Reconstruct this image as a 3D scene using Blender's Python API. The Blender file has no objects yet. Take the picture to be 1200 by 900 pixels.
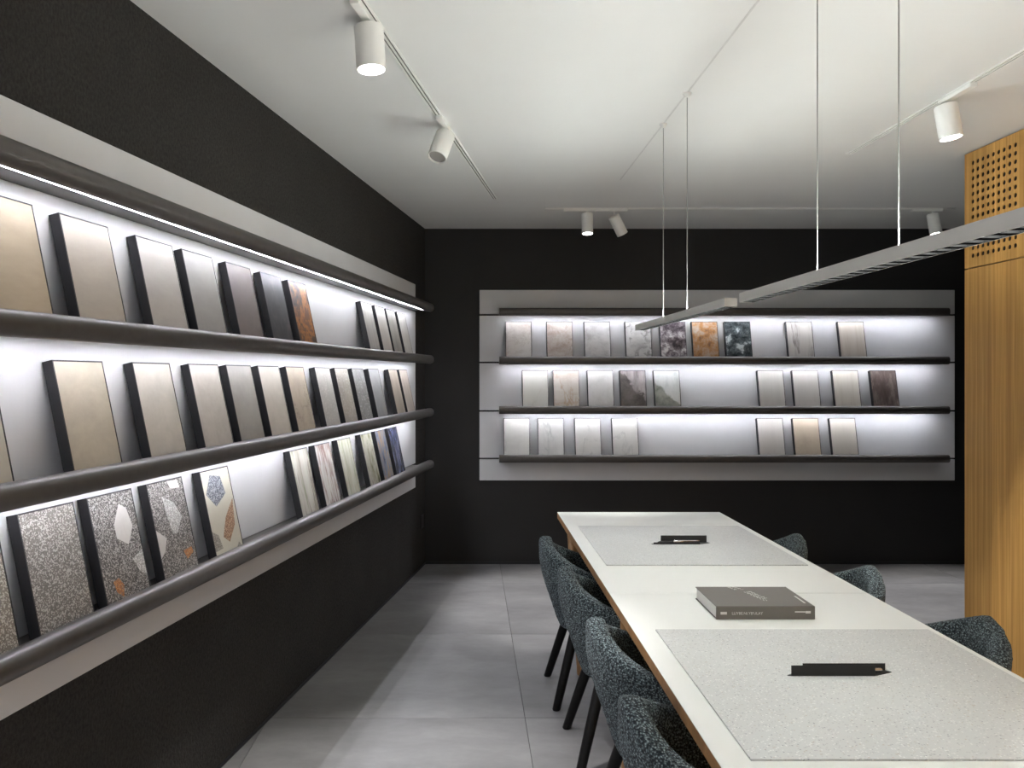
import bpy, bmesh, math, random
from mathutils import Vector, Matrix, noise

# ------------------------------------------------------------------ camera, world, exposure
F, PX, PY = 930.0, 550.0, 440.0            # focal length and principal point of the 1200x900 frame
CAMZ = 1.6
sc = bpy.context.scene
cam_d = bpy.data.cameras.new('camera')
cam_d.sensor_fit = 'HORIZONTAL'; cam_d.sensor_width = 36.0
cam_d.lens = 36.0 * F / 1200.0
cam_d.shift_x = (600 - PX) / 1200.0
cam_d.shift_y = -(450 - PY) / 1200.0
cam_d.clip_start = 0.02
cam = bpy.data.objects.new('camera', cam_d)
sc.collection.objects.link(cam)
cam.location = (0, 0, CAMZ); cam.rotation_euler = (math.pi / 2, 0, 0)
sc.camera = cam

world = bpy.data.worlds.new('world'); sc.world = world
world.use_nodes = True
world.node_tree.nodes['Background'].inputs[0].default_value = (1, 1, 1, 1)
world.node_tree.nodes['Background'].inputs[1].default_value = 0.05
sc.view_settings.view_transform = 'Standard'
sc.view_settings.look = 'None'
sc.view_settings.exposure = 1.7
sc.view_settings.gamma = 1.0
sc.view_settings.use_curve_mapping = False
sc.cycles.use_denoising = True
sc.cycles.max_bounces = 8

LED = 165.0            # shelf light strips
PEND_DOWN = 34.0      # pendant, down through the louvre
PEND_UP, PEND_SIDE = 3.9, 84.0        # pendant, up to the ceiling
SPOT_W, SPOT_FILL = 62.0, 340.0         # track spots in view, and unseen ones added as fill

# ------------------------------------------------------------------ helpers
C = sc.collection
D = 6.733                                   # depth of the back wall
CEIL = 2.845
ANG = math.atan(170.0 / F)                  # the left wall is not square to the back wall
CORNER = Vector((-52.0 / F * D, D, 0))
ROT_L = math.pi / 2 - ANG
dL = Vector((math.sin(ANG), math.cos(ANG), 0))     # along the left wall, away from the viewer
nL = Vector((math.cos(ANG), -math.sin(ANG), 0))    # out of the left wall into the room

def link(o, parent=None):
    C.objects.link(o)
    if parent is not None: o.parent = parent
    return o

def tag(o, label=None, cat=None, group=None, kind=None):
    if label: o['label'] = label
    if cat: o['category'] = cat
    if group: o['group'] = group
    if kind: o['kind'] = kind
    return o

def empty(name, loc=(0, 0, 0), rot=(0, 0, 0), parent=None):
    o = bpy.data.objects.new(name, None)
    o.empty_display_size = 0.1
    o.location = loc; o.rotation_euler = rot
    return link(o, parent)

def obj(name, bm, mat, parent=None, smooth=False, loc=None, auto=None):
    me = bpy.data.meshes.new(name)
    bmesh.ops.recalc_face_normals(bm, faces=bm.faces[:])
    bm.to_mesh(me); bm.free()
    if mat is not None: me.materials.append(mat)
    if smooth:
        for p in me.polygons: p.use_smooth = True
        if auto:
            try: me.set_sharp_from_angle(angle=math.radians(auto))
            except Exception: pass
    o = bpy.data.objects.new(name, me)
    if loc is not None: o.location = loc
    return link(o, parent)

def share(name, src, parent=None, mat=None):
    o = bpy.data.objects.new(name, src.data)
    link(o, parent)
    return o

def copy_tree(o, parent=None):
    c = o.copy(); C.objects.link(c); c.parent = parent
    for ch in list(o.children): copy_tree(ch, c)
    return c

def box(bm, x0, x1, y0, y1, z0, z1, bev=0.0, seg=2):
    vs = [bm.verts.new((x, y, z)) for x in (x0, x1) for y in (y0, y1) for z in (z0, z1)]
    q = [(0, 1, 3, 2), (4, 6, 7, 5), (0, 4, 5, 1), (2, 3, 7, 6), (0, 2, 6, 4), (1, 5, 7, 3)]
    fs = [bm.faces.new([vs[i] for i in f]) for f in q]
    if bev > 0:
        es = list({e for f in fs for e in f.edges})
        bmesh.ops.bevel(bm, geom=es, offset=bev, segments=seg, affect='EDGES', profile=0.5)
    return bm

def B(x0, x1, y0, y1, z0, z1, bev=0.0, seg=2):
    return box(bmesh.new(), x0, x1, y0, y1, z0, z1, bev, seg)

def ring(bm, p, ax, r, n, ph=0.0):
    ax = Vector(ax).normalized()
    up = Vector((0, 0, 1)) if abs(ax.z) < 0.9 else Vector((1, 0, 0))
    u = ax.cross(up).normalized(); v = ax.cross(u)
    return [bm.verts.new(Vector(p) + u * (r * math.cos(2 * math.pi * i / n + ph)) + v * (r * math.sin(2 * math.pi * i / n + ph))) for i in range(n)]

def skin_rings(bm, rings, caps=True):
    for a, b in zip(rings, rings[1:]):
        n = len(a)
        for i in range(n): bm.faces.new((a[i], a[(i + 1) % n], b[(i + 1) % n], b[i]))
    if caps:
        bm.faces.new(rings[0]); bm.faces.new(rings[-1])

def tube(bm, p0, p1, r0, r1=None, n=20, caps=True):
    r1 = r0 if r1 is None else r1
    ax = Vector(p1) - Vector(p0)
    skin_rings(bm, [ring(bm, p0, ax, r0, n), ring(bm, p1, ax, r1, n)], caps)
    return bm

def lathe(bm, prof, n=28, o=(0, 0, 0), ax=(0, 0, 1), caps=True):
    """prof: (radius, distance along axis)"""
    ax = Vector(ax).normalized()
    rs = [ring(bm, Vector(o) + ax * h, ax, max(r, 1e-4), n) for r, h in prof]
    skin_rings(bm, rs, caps)
    return bm

def extrude_profile(bm, pts, axis_pts):
    """pts: list of (o, z) closed; axis_pts: (u0, u1). Local frame x = u, -y = o."""
    u0, u1 = axis_pts
    a = [bm.verts.new((u0, -o, z)) for o, z in pts]
    b = [bm.verts.new((u1, -o, z)) for o, z in pts]
    skin_rings(bm, [a, b])
    return bm

# ------------------------------------------------------------------ materials
class NT:
    def __init__(s, name):
        s.m = bpy.data.materials.new(name); s.m.use_nodes = True
        s.t = s.m.node_tree; s.t.nodes.clear()
        s.out = s.t.nodes.new('ShaderNodeOutputMaterial')
        s.b = s.t.nodes.new('ShaderNodeBsdfPrincipled')
        s.t.links.new(s.b.outputs[0], s.out.inputs[0])
    def n(s, kind, **kw):
        nd = s.t.nodes.new(kind)
        for k, v in kw.items(): setattr(nd, k, v)
        return nd
    def l(s, a, b): s.t.links.new(a, b)
    def coords(s, scale=(1, 1, 1), loc=(0, 0, 0), rot=(0, 0, 0), out='Object'):
        tc = s.n('ShaderNodeTexCoord'); mp = s.n('ShaderNodeMapping')
        s.l(tc.outputs[out], mp.inputs[0])
        mp.inputs['Scale'].default_value = scale
        mp.inputs['Location'].default_value = loc
        mp.inputs['Rotation'].default_value = rot
        return mp.outputs[0]
    def noise(s, vec, scale, detail=4, rough=0.55, dist=0.0):
        nd = s.n('ShaderNodeTexNoise')
        s.l(vec, nd.inputs['Vector'])
        nd.inputs['Scale'].default_value = scale; nd.inputs['Detail'].default_value = detail
        nd.inputs['Roughness'].default_value = rough; nd.inputs['Distortion'].default_value = dist
        return nd.outputs[0]
    def ramp(s, fac, stops, interp='LINEAR'):
        r = s.n('ShaderNodeValToRGB'); r.color_ramp.interpolation = interp
        e = r.color_ramp.elements
        while len(e) < len(stops): e.new(0.5)
        for el, (p, c) in zip(e, stops):
            el.position = p
            el.color = (c[0], c[1], c[2], 1) if hasattr(c, '__len__') else (c, c, c, 1)
        s.l(fac, r.inputs[0])
        return r.outputs[0]
    def mix(s, fac, a, b, mode='MIX'):
        m = s.n('ShaderNodeMix', data_type='RGBA', blend_type=mode)
        for sock, v in ((m.inputs[0], fac), (m.inputs[6], a), (m.inputs[7], b)):
            if hasattr(v, 'is_linked') or hasattr(v, 'links'): s.l(v, sock)
            elif hasattr(v, '__len__'): sock.default_value = (v[0], v[1], v[2], 1)
            else: sock.default_value = v
        return m.outputs[2]
    def math(s, op, a, b=0.0):
        m = s.n('ShaderNodeMath', operation=op)
        for sock, v in ((m.inputs[0], a), (m.inputs[1], b)):
            if hasattr(v, 'links'): s.l(v, sock)
            else: sock.default_value = v
        return m.outputs[0]
    def color(s, v):
        if hasattr(v, 'links'): s.l(v, s.b.inputs['Base Color'])
        else: s.b.inputs['Base Color'].default_value = (v[0], v[1], v[2], 1)
    def set(s, rough=0.5, metal=0.0, spec=0.5):
        s.b.inputs['Roughness'].default_value = rough
        s.b.inputs['Metallic'].default_value = metal
        s.b.inputs['Specular IOR Level'].default_value = spec
    def bump(s, h, strength=0.3, dist=0.01):
        b = s.n('ShaderNodeBump'); s.l(h, b.inputs['Height'])
        b.inputs['Strength'].default_value = strength; b.inputs['Distance'].default_value = dist
        s.l(b.outputs[0], s.b.inputs['Normal'])

def plain(name, col, rough=0.5, metal=0.0, var=0.06, scale=6.0, bump=0.0, bscale=200, spec=0.5):
    t = NT(name); v = t.coords()
    lo = [max(0, c * (1 - var)) for c in col]; hi = [min(1, c * (1 + var)) for c in col]
    t.color(t.ramp(t.noise(v, scale, 3), [(0.3, lo), (0.7, hi)]))
    t.set(rough, metal, spec)
    if bump: t.bump(t.noise(v, bscale, 3), bump, 0.002)
    return t.m

def emit(name, col, strength):
    t = NT(name)
    e = t.n('ShaderNodeEmission')
    e.inputs[0].default_value = (col[0], col[1], col[2], 1); e.inputs[1].default_value = strength
    t.l(e.outputs[0], t.out.inputs[0])
    return t.m

def plaster(name, col):
    t = NT(name); v = t.coords(); v2 = t.coords(scale=(70, 70, 45))
    t.color(t.ramp(t.noise(v, 3.0, 6, 0.7), [(0.3, [c * 0.85 for c in col]), (0.7, [c * 1.15 for c in col])]))
    fine = t.ramp(t.noise(t.coords(scale=(110, 110, 70)), 1.0, 4, 0.7), [(0.36, 0.55), (0.6, 1.15)])
    t.color(t.mix(1.0, t.ramp(t.noise(v, 3.0, 6, 0.7), [(0.3, [c * 0.9 for c in col]), (0.7, [c * 1.2 for c in col])]), fine, 'MULTIPLY'))
    t.set(0.85, 0, 0.25)
    t.bump(t.noise(v2, 1.0, 5, 0.7), 1.0, 0.02)
    return t.m

def wood(name, dark, light, sx=60, sy=60, sz=1.6, rough=0.45, strips=0.0):
    t = NT(name)
    v = t.coords(scale=(sx, sy, sz))
    n1 = t.noise(v, 1.0, 5, 0.6, 0.3)
    v2 = t.coords(scale=(sx * 5, sy * 5, sz * 3))
    n2 = t.noise(v2, 1.0, 3, 0.6)
    n = t.math('ADD', t.math('MULTIPLY', n1, 0.72), t.math('MULTIPLY', n2, 0.28))
    c = t.ramp(n, [(0.34, dark), (0.52, [(a + b) / 2 for a, b in zip(dark, light)]), (0.66, light)])
    if strips:
        vs = t.coords(scale=(0.0, strips, 0.0))
        w = t.n('ShaderNodeTexWhiteNoise', noise_dimensions='1D')
        sx_ = t.n('ShaderNodeSeparateXYZ'); t.l(vs, sx_.inputs[0])
        t.l(t.math('FLOOR', sx_.outputs[1]), w.inputs['W'])
        k = t.ramp(w.outputs[0], [(0, 0.86), (1, 1.06)])
        c = t.mix(1.0, c, k, 'MULTIPLY')
    t.color(c); t.set(rough)
    t.bump(n2, 0.15, 0.002)
    return t.m

M = {}
M['wall_dark'] = plaster('dark_plaster', (0.040, 0.037, 0.034))
M['wall_back'] = plain('black_paint', (0.0215, 0.0205, 0.0205), 0.6, var=0.12, scale=2, bump=0.2, bscale=60, spec=0.3)
M['wall_rear'] = plain('white_wall_paint', (0.7, 0.7, 0.68), 0.7)
M['ceiling'] = plain('white_ceiling', (0.78, 0.785, 0.77), 0.85, var=0.015, scale=1.5)
M['ceiling_line'] = plain('ceiling_line_grey', (0.66, 0.66, 0.65), 0.9)
M['black'] = plain('black_edge', (0.012, 0.012, 0.014), 0.5)
M['shelf_metal'] = plain('dark_bronze_metal', (0.085, 0.077, 0.072), 0.38, 0.35, var=0.08, scale=30)
M['board'] = plain('light_grey_board', (0.60, 0.60, 0.61), 0.7, var=0.03, scale=4, bump=0.06, bscale=90)
M['white_metal'] = plain('white_powder_coat', (0.87, 0.87, 0.84), 0.45, var=0.02)
M['grey_metal'] = plain('light_grey_powder_coat', (0.66, 0.66, 0.64), 0.5, var=0.02)
M['dark_slot'] = plain('dark_slot', (0.10, 0.095, 0.085), 0.5)
M['louvre_black'] = plain('black_louvre', (0.0045, 0.0045, 0.0045), 1.0, spec=0.0)
M['wire'] = plain('grey_wire', (0.24, 0.24, 0.23), 0.5)
M['black_metal'] = plain('black_metal', (0.012, 0.012, 0.013), 0.45, var=0.1)
M['black_wood'] = plain('black_stained_wood', (0.007, 0.0066, 0.0066), 0.5, var=0.2, scale=40, spec=0.2)
M['laminate'] = plain('white_laminate', (0.74, 0.745, 0.715), 0.35, var=0.01)
M['oak'] = wood('oak_edge', (0.20, 0.10, 0.038), (0.40, 0.215, 0.09), 8, 8, 8, 0.5)
M['oak_leg'] = wood('oak_leg', (0.24, 0.125, 0.05), (0.44, 0.25, 0.11), 40, 40, 3, 0.5)
M['veneer'] = wood('oak_veneer', (0.49, 0.242, 0.055), (0.78, 0.46, 0.145), 55, 55, 0.9, 0.5, strips=9.0)
M['led'] = emit('cool_white_led', (0.90, 0.925, 1.0), LED)
M['pend_down'] = emit('pendant_led', (0.97, 1.0, 0.96), PEND_DOWN)
M['pend_up'] = emit('pendant_uplight', (0.95, 1.0, 0.97), PEND_UP)
M['pend_side'] = emit('pendant_wide_uplight', (0.95, 1.0, 0.97), PEND_SIDE)
M['lens'] = emit('spot_lens', (1.0, 0.98, 0.94), 9.0)
M['lens_off'] = plain('frosted_lens', (0.35, 0.34, 0.32), 0.3)
M['silver'] = plain('silver_metal', (0.65, 0.65, 0.66), 0.25, 0.9)
M['paper'] = plain('paper_edges', (0.62, 0.61, 0.58), 0.8, var=0.08, scale=300)
M['book_cover'] = plain('taupe_book_cover', (0.135, 0.120, 0.105), 0.42, var=0.03)
M['print'] = plain('pale_print', (0.62, 0.60, 0.57), 0.5)

def mat_floor():
    t = NT('grey_concrete_porcelain')
    oi = t.n('ShaderNodeObjectInfo')
    v = t.coords(scale=(1.0, 1.9, 1.0))
    add = t.n('ShaderNodeVectorMath', operation='ADD'); t.l(v, add.inputs[0])
    mul = t.math('MULTIPLY', oi.outputs['Random'], 37.0); t.l(mul, add.inputs[1])
    n1 = t.noise(add.outputs[0], 2.0, 8, 0.68, 0.15)
    n2 = t.noise(add.outputs[0], 14.0, 4, 0.65)
    n = t.math('ADD', t.math('MULTIPLY', n1, 0.75), t.math('MULTIPLY', n2, 0.25))
    c = t.ramp(n, [(0.36, (0.162, 0.157, 0.158)), (0.5, (0.205, 0.199, 0.201)), (0.64, (0.255, 0.248, 0.248))])
    k = t.ramp(oi.outputs['Random'], [(0, 0.92), (1, 1.06)])
    t.color(t.mix(1.0, c, k, 'MULTIPLY'))
    t.set(0.42, 0, 0.4)
    t.l(t.ramp(n2, [(0.3, 0.36), (0.7, 0.52)]), t.b.inputs['Roughness'])
    return t.m
M['floor'] = mat_floor()
M['grout'] = plain('grey_grout', (0.07, 0.068, 0.066), 0.9)

def mat_boucle():
    t = NT('teal_grey_boucle')
    v = t.coords()
    vo = t.n('ShaderNodeTexVoronoi'); t.l(v, vo.inputs['Vector']); vo.inputs['Scale'].default_value = 165
    n = t.noise(v, 210, 3, 0.65)
    h = t.math('ADD', t.math('MULTIPLY', vo.outputs['Distance'], -0.7), n)
    c = t.ramp(h, [(0.02, (0.018, 0.023, 0.028)), (0.25, (0.098, 0.127, 0.137)), (0.45, (0.31, 0.38, 0.39))])
    t.color(c); t.set(0.95, 0, 0.1)
    t.b.inputs['Sheen Weight'].default_value = 0.1
    t.bump(h, 1.0, 0.006)
    return t.m
M['boucle'] = mat_boucle()

def mat_terrazzo_mat():
    t = NT('pale_speckled_ceramic')
    v = t.coords()
    c = t.ramp(t.noise(v, 2.5, 4), [(0.3, (0.50, 0.505, 0.50)), (0.7, (0.56, 0.565, 0.555))])
    for sc_, th, col, seed in ((190, 0.955, (0.29, 0.30, 0.31), 0.0), (210, 0.88, (0.42, 0.41, 0.42), 3.1), (180, 0.86, (0.68, 0.68, 0.66), 7.7), (190, 0.975, (0.44, 0.39, 0.34), 5.2)):
        v2 = t.coords(loc=(seed, seed, seed))
        vo = t.n('ShaderNodeTexVoronoi'); t.l(v2, vo.inputs['Vector']); vo.inputs['Scale'].default_value = sc_
        sep = t.n('ShaderNodeSeparateColor'); t.l(vo.outputs['Color'], sep.inputs[0])
        pick = t.math('GREATER_THAN', sep.outputs[0], th)
        near = t.math('LESS_THAN', vo.outputs['Distance'], 0.45)
        c = t.mix(t.math('MULTIPLY', pick, near), c, col)
    t.color(c); t.set(0.45)
    return t.m
M['mat'] = mat_terrazzo_mat()

_seed = [0.0]
def seed():
    _seed[0] += 1.37
    return (_seed[0] * 3.1, _seed[0] * 1.7, _seed[0] * 2.3)

def stone(name, stops, scale=5, st=(1, 1), dist=0.6, detail=6, rough=0.5, veins=(), speck=None, split=None, rot=0.0, rng=0.5):
    """mottled or veined tile face; stops = colours dark to light, veins = (colour, scale, width, rot, stretch, strength)"""
    t = NT(name)
    v = t.coords(scale=(st[0], 1, st[1]), loc=seed(), rot=(0, rot, 0))
    n = t.noise(v, scale, detail + 2, 0.68, dist * 0.25)
    stops = [tuple(x * 0.86 for x in c_) for c_ in stops]
    k = len(stops)
    lo, hi = 0.5 - rng * 0.24, 0.5 + rng * 0.24
    c = t.ramp(n, [(lo + (hi - lo) * i / max(1, k - 1), s_) for i, s_ in enumerate(stops)])
    if split:   # a second tone beyond a wandering diagonal line: (nx, nz, offset, stops, scale)
        tc = t.coords()
        sep = t.n('ShaderNodeSeparateXYZ'); t.l(tc, sep.inputs[0])
        a = t.math('ADD', t.math('MULTIPLY', sep.outputs[0], split[0]), t.math('MULTIPLY', sep.outputs[2], split[1]))
        a = t.math('ADD', a, t.math('MULTIPLY', t.noise(t.coords(loc=seed()), 8, 5, 0.6), 0.42))
        f = t.ramp(t.math('ADD', a, split[2] - 0.15), [(0.48, 0.0), (0.52, 1.0)])
        n3 = t.noise(t.coords(loc=seed(), scale=(1, 1, 1), rot=(0, rot, 0)), split[4], 8, 0.68, 0.3)
        c2 = t.ramp(n3, [(0.32 + 0.36 * i / max(1, len(split[3]) - 1), s_) for i, s_ in enumerate(split[3])])
        c = t.mix(f, c, c2)
    for col, vs, width, vrot, stretch, strength in veins:
        vv = t.coords(scale=(1.0, 1, stretch), loc=seed(), rot=(0, vrot, 0))
        vn = t.noise(vv, vs, 6, 0.62, 0.3)
        d = t.math('ABSOLUTE', t.math('SUBTRACT', vn, 0.5))
        f = t.ramp(d, [(0.0, strength), (width, 0.0)])
        m2 = t.ramp(t.noise(t.coords(loc=seed()), 7, 2), [(0.38, 0.15), (0.6, 1.0)])
        c = t.mix(t.math('MULTIPLY', f, m2), c, col)
    if speck:   # (colour, scale, threshold)
        for col, ss, th in speck:
            vo = t.n('ShaderNodeTexVoronoi'); t.l(t.coords(loc=seed()), vo.inputs['Vector']); vo.inputs['Scale'].default_value = ss
            sp = t.n('ShaderNodeSeparateColor'); t.l(vo.outputs['Color'], sp.inputs[0])
            c = t.mix(t.math('GREATER_THAN', sp.outputs[0], th), c, col)
    t.color(c); t.set(rough)
    return t.m

def grain(name, cols, sx=45, sz=1.5, rough=0.5):
    t = NT(name)
    n = t.noise(t.coords(scale=(sx, 1, sz), loc=seed()), 1.0, 5, 0.6, 0.4)
    n2 = t.noise(t.coords(scale=(9, 1, 0.9), loc=seed()), 1.0, 3, 0.5, 0.6)
    n = t.math('ADD', t.math('MULTIPLY', n, 0.45), t.math('MULTIPLY', n2, 0.55))
    cols = [tuple(x * 0.86 for x in c_) for c_ in cols]
    k = len(cols)
    t.color(t.ramp(n, [(0.32 + 0.36 * i / max(1, k - 1), c) for i, c in enumerate(cols)]))
    t.set(rough)
    return t.m

def sh(c, *ks): return [tuple(min(1, x * k) for x in c) for k in ks]

# ------------------------------------------------------------------ the room
Y0 = -1.6                                   # rear end of the room
XR = 5.2
fl = obj('floor', B(-2.6, XR + 0.1, Y0 - 0.1, D + 0.1, -0.06, -0.004), M['grout']); tag(fl, kind='structure')
TS, GAP = 1.2, 0.003
base_tile = None
for i in range(-2, 5):
    for j in range(-5, 4):
        x0, x1 = 0.26 + i * TS, 0.26 + (i + 1) * TS
        y0, y1 = 3.71 + j * TS, 3.71 + (j + 1) * TS
        x0c, x1c, y0c, y1c = max(x0, -2.5), min(x1, XR), max(y0, Y0), min(y1, D)
        if x1c - x0c < 0.05 or y1c - y0c < 0.05: continue
        # leave out tiles wholly behind the left wall
        if (Vector((x1c, y0c, 0)) - CORNER).dot(nL) < 0.0: continue
        full = (x0c, x1c, y0c, y1c) == (x0, x1, y0, y1)
        w, h = x1c - x0c - GAP, y1c - y0c - GAP
        if full and base_tile is not None:
            o = share('floor_tile', base_tile, fl)
        else:
            o = obj('floor_tile', B(-w / 2, w / 2, -h / 2, h / 2, -0.008, 0.0, 0.0008, 1), M['floor'], fl)
            if full: base_tile = o
        o.location = ((x0c + x1c) / 2, (y0c + y1c) / 2, 0)
tag(obj('ceiling', B(-2.6, XR + 0.1, Y0 - 0.1, D + 0.1, CEIL, CEIL + 0.1), M['ceiling']), kind='structure')
tag(obj('ceiling_strip_1', B(0.956, 0.964, Y0, 5.05, CEIL - 0.0012, CEIL + 0.002), M['ceiling_line']), kind='structure')  # thin strip, slightly darker than the ceiling, in line with the pendants
tag(obj('wall_back', B(-1.2, XR + 0.1, D, D + 0.1, -0.06, CEIL + 0.05), M['wall_back']), kind='structure')
wl = obj('wall_left', B(-9.0, 0.3, 0.0, 0.12, -0.06, CEIL + 0.05), M['wall_dark']); tag(wl, kind='structure')
wl.location = CORNER; wl.rotation_euler = (0, 0, ROT_L)
tag(obj('wall_far_right', B(XR, XR + 0.1, Y0, D, -0.06, CEIL + 0.05), M['wall_back']), kind='structure')
tag(obj('wall_rear', B(-2.6, XR + 0.1, Y0 - 0.1, Y0, -0.06, CEIL + 0.05), M['wall_rear']), kind='structure')  # unseen wall behind the camera, made white to bounce general light
tag(obj('baseboard_back', B(CORNER.x, XR, D - 0.004, D, 0.0, 0.022), M['black']), kind='structure')
bl = obj('baseboard_left', B(-8.3, 0.0, -0.004, 0.0, 0.0, 0.016), M['black']); tag(bl, kind='structure')
bl.location = CORNER; bl.rotation_euler = (0, 0, ROT_L)

# oak-clad partition on the right
PXW, PYE, PZJ = 2.78, 4.454, 2.194
pw = obj('wall_right', B(PXW + 0.02, PXW + 0.62, Y0, PYE - 0.012, 0.0, CEIL), M['black']); tag(pw, kind='structure')
def perforated(y0, y1, z0, z1, cols, rows, c0, r0, pitch, rad, depth):
    """panel at x = PXW..PXW+depth with a grid of round holes (first hole at depth c0, height r0)"""
    bm = bmesh.new(); n = 16
    def V(y, z, x=PXW): return bm.verts.new((x, y, z))
    ya, yb = c0 - (cols - 1) * pitch - pitch / 2, c0 + pitch / 2
    za, zb = r0 - (rows - 1) * pitch - pitch / 2, r0 + pitch / 2
    for i in range(cols):
        for j in range(rows):
            cy, cz = c0 - i * pitch, r0 - j * pitch
            inn, out, deep = [], [], []
            for k in range(n):
                a = 2 * math.pi * k / n + math.pi / 4
                ca, sa = math.cos(a), math.sin(a); m = max(abs(ca), abs(sa))
                inn.append(V(cy + rad * ca, cz + rad * sa)); deep.append(V(cy + rad * ca, cz + rad * sa, PXW + 0.004))
                out.append(V(cy + pitch / 2 * ca / m, cz + pitch / 2 * sa / m))
            for k in range(n):
                k2 = (k + 1) % n
                bm.faces.new((out[k], out[k2], inn[k2], inn[k])); bm.faces.new((inn[k], inn[k2], deep[k2], deep[k]))
    for a, b, c, d in ((y0, ya, z0, z1), (yb, y1, z0, z1), (ya, yb, z0, za), (ya, yb, zb, z1)):
        bm.faces.new([V(a, c), V(b, c), V(b, d), V(a, d)])
    for p, q in (((y0, z0), (y1, z0)), ((y1, z0), (y1, z1)), ((y1, z1), (y0, z1)), ((y0, z1), (y0, z0))):
        bm.faces.new([V(*p), V(*q), V(q[0], q[1], PXW + depth), V(p[0], p[1], PXW + depth)])
    bmesh.ops.remove_doubles(bm, verts=bm.verts[:], dist=1e-5)
    return bm
pan = obj('perforated_panel', perforated(PYE - 0.52, PYE, PZJ + 0.003, CEIL - 0.008, 9, 13, 4.382, 2.774, 0.0427, 0.0122, 0.018), M['veneer'], pw)
obj('oak_panel', B(PXW, PXW + 0.018, PYE - 0.52, PYE, 0.006, PZJ - 0.003), M['veneer'], pw)
y = PYE - 0.523
while y > Y0 + 0.1:
    yn = max(y - 1.2, Y0)
    obj('oak_panel', B(PXW, PXW + 0.018, yn + 0.003, y, 0.006, PZJ - 0.003), M['veneer'], pw)
    obj('oak_panel', B(PXW, PXW + 0.018, yn + 0.003, y, PZJ + 0.003, CEIL - 0.008), M['veneer'], pw)
    y = yn
obj('end_panel', B(PXW + 0.019, PXW + 0.62, PYE - 0.011, PYE, 0.006, CEIL - 0.008), M['veneer'], pw)

# ------------------------------------------------------------------ wall display units with lit shelves
NOSE_Z = (2.126, 1.724, 1.314, 0.912)
NOSE_O, NOSE_R = 0.172, 0.033
PT, PB, BT = 2.322, 0.713, 0.03              # panel top, bottom, board thickness
def nose_profile():
    pts = []
    for k in range(24):
        a = 2 * math.pi * k / 24
        c_, s_ = math.cos(a), math.sin(a); e = 2 / 2.3
        pts.append((NOSE_O + NOSE_R * math.copysign(abs(c_) ** e, c_), NOSE_R * math.copysign(abs(s_) ** e, s_)))
    return pts
def display_unit(origin, rotz, u0, u1, s0, s1, label):
    r = empty('wall_display', origin, (0, 0, rotz)); tag(r, label, 'wall display')
    edges = [PT] + [z for z in NOSE_Z for _ in (0, 1)] + [PB]
    g = 0.007
    tops = [PT] + [z - 0.014 - g for z in NOSE_Z]
    bots = [z - 0.014 + g for z in NOSE_Z] + [PB]
    for t_, b_ in zip(tops, bots):
        obj('back_board', B(u0, u1, -BT, -0.001, b_, t_, 0.0015, 1), M['board'], r)
    for k, z in enumerate(NOSE_Z):
        sh_ = empty('shelf', (0, 0, z), parent=r)
        bm = bmesh.new()
        extrude_profile(bm, nose_profile(), (s0, s1))
        nb = obj('rounded_nose', bm, M['shelf_metal'], sh_, smooth=True, auto=40)
        obj('shelf_plate', B(s0 + 0.004, s1 - 0.004, -(NOSE_O - 0.02), -0.004, -0.02, -0.008), M['shelf_metal'], sh_)
        if k < 3:
            bm = bmesh.new(); L = s1 - s0 - 0.12; n = max(1, round(L / 0.4))
            for i in range(n):
                a, b = s0 + 0.06 + L * i / n, s0 + 0.06 + L * (i + 1) / n
                bm.faces.new([bm.verts.new(p) for p in ((a, -0.1283, -0.0206), (a, -0.1268, -0.0206), (b, -0.1268, -0.0206), (b, -0.1283, -0.0206))])
            obj('light_strip', bm, M['led'], sh_)
    return r
back_u = display_unit((0, D, 0), 0, 0.086, 4.10, 0.247, 3.957, 'pale grey wall display with three lit shelves of tiles on the black end wall')
left_u = display_unit(CORNER, ROT_L, -8.30, -0.445, -8.15, -0.55, 'long pale grey wall display with lit shelves on the dark textured plaster wall')  # near end lengthened out of view to add light from the left

def left_u_from_px(x, o):
    """distance along the left wall (negative = towards the camera) of picture column x at offset o"""
    P = CORNER + nL * o
    k = (x - PX) / F
    # (P.x + t*dL.x) = k * (P.y + t*dL.y)
    return (k * P.y - P.x) / (dL.x - k * dL.y)

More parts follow.
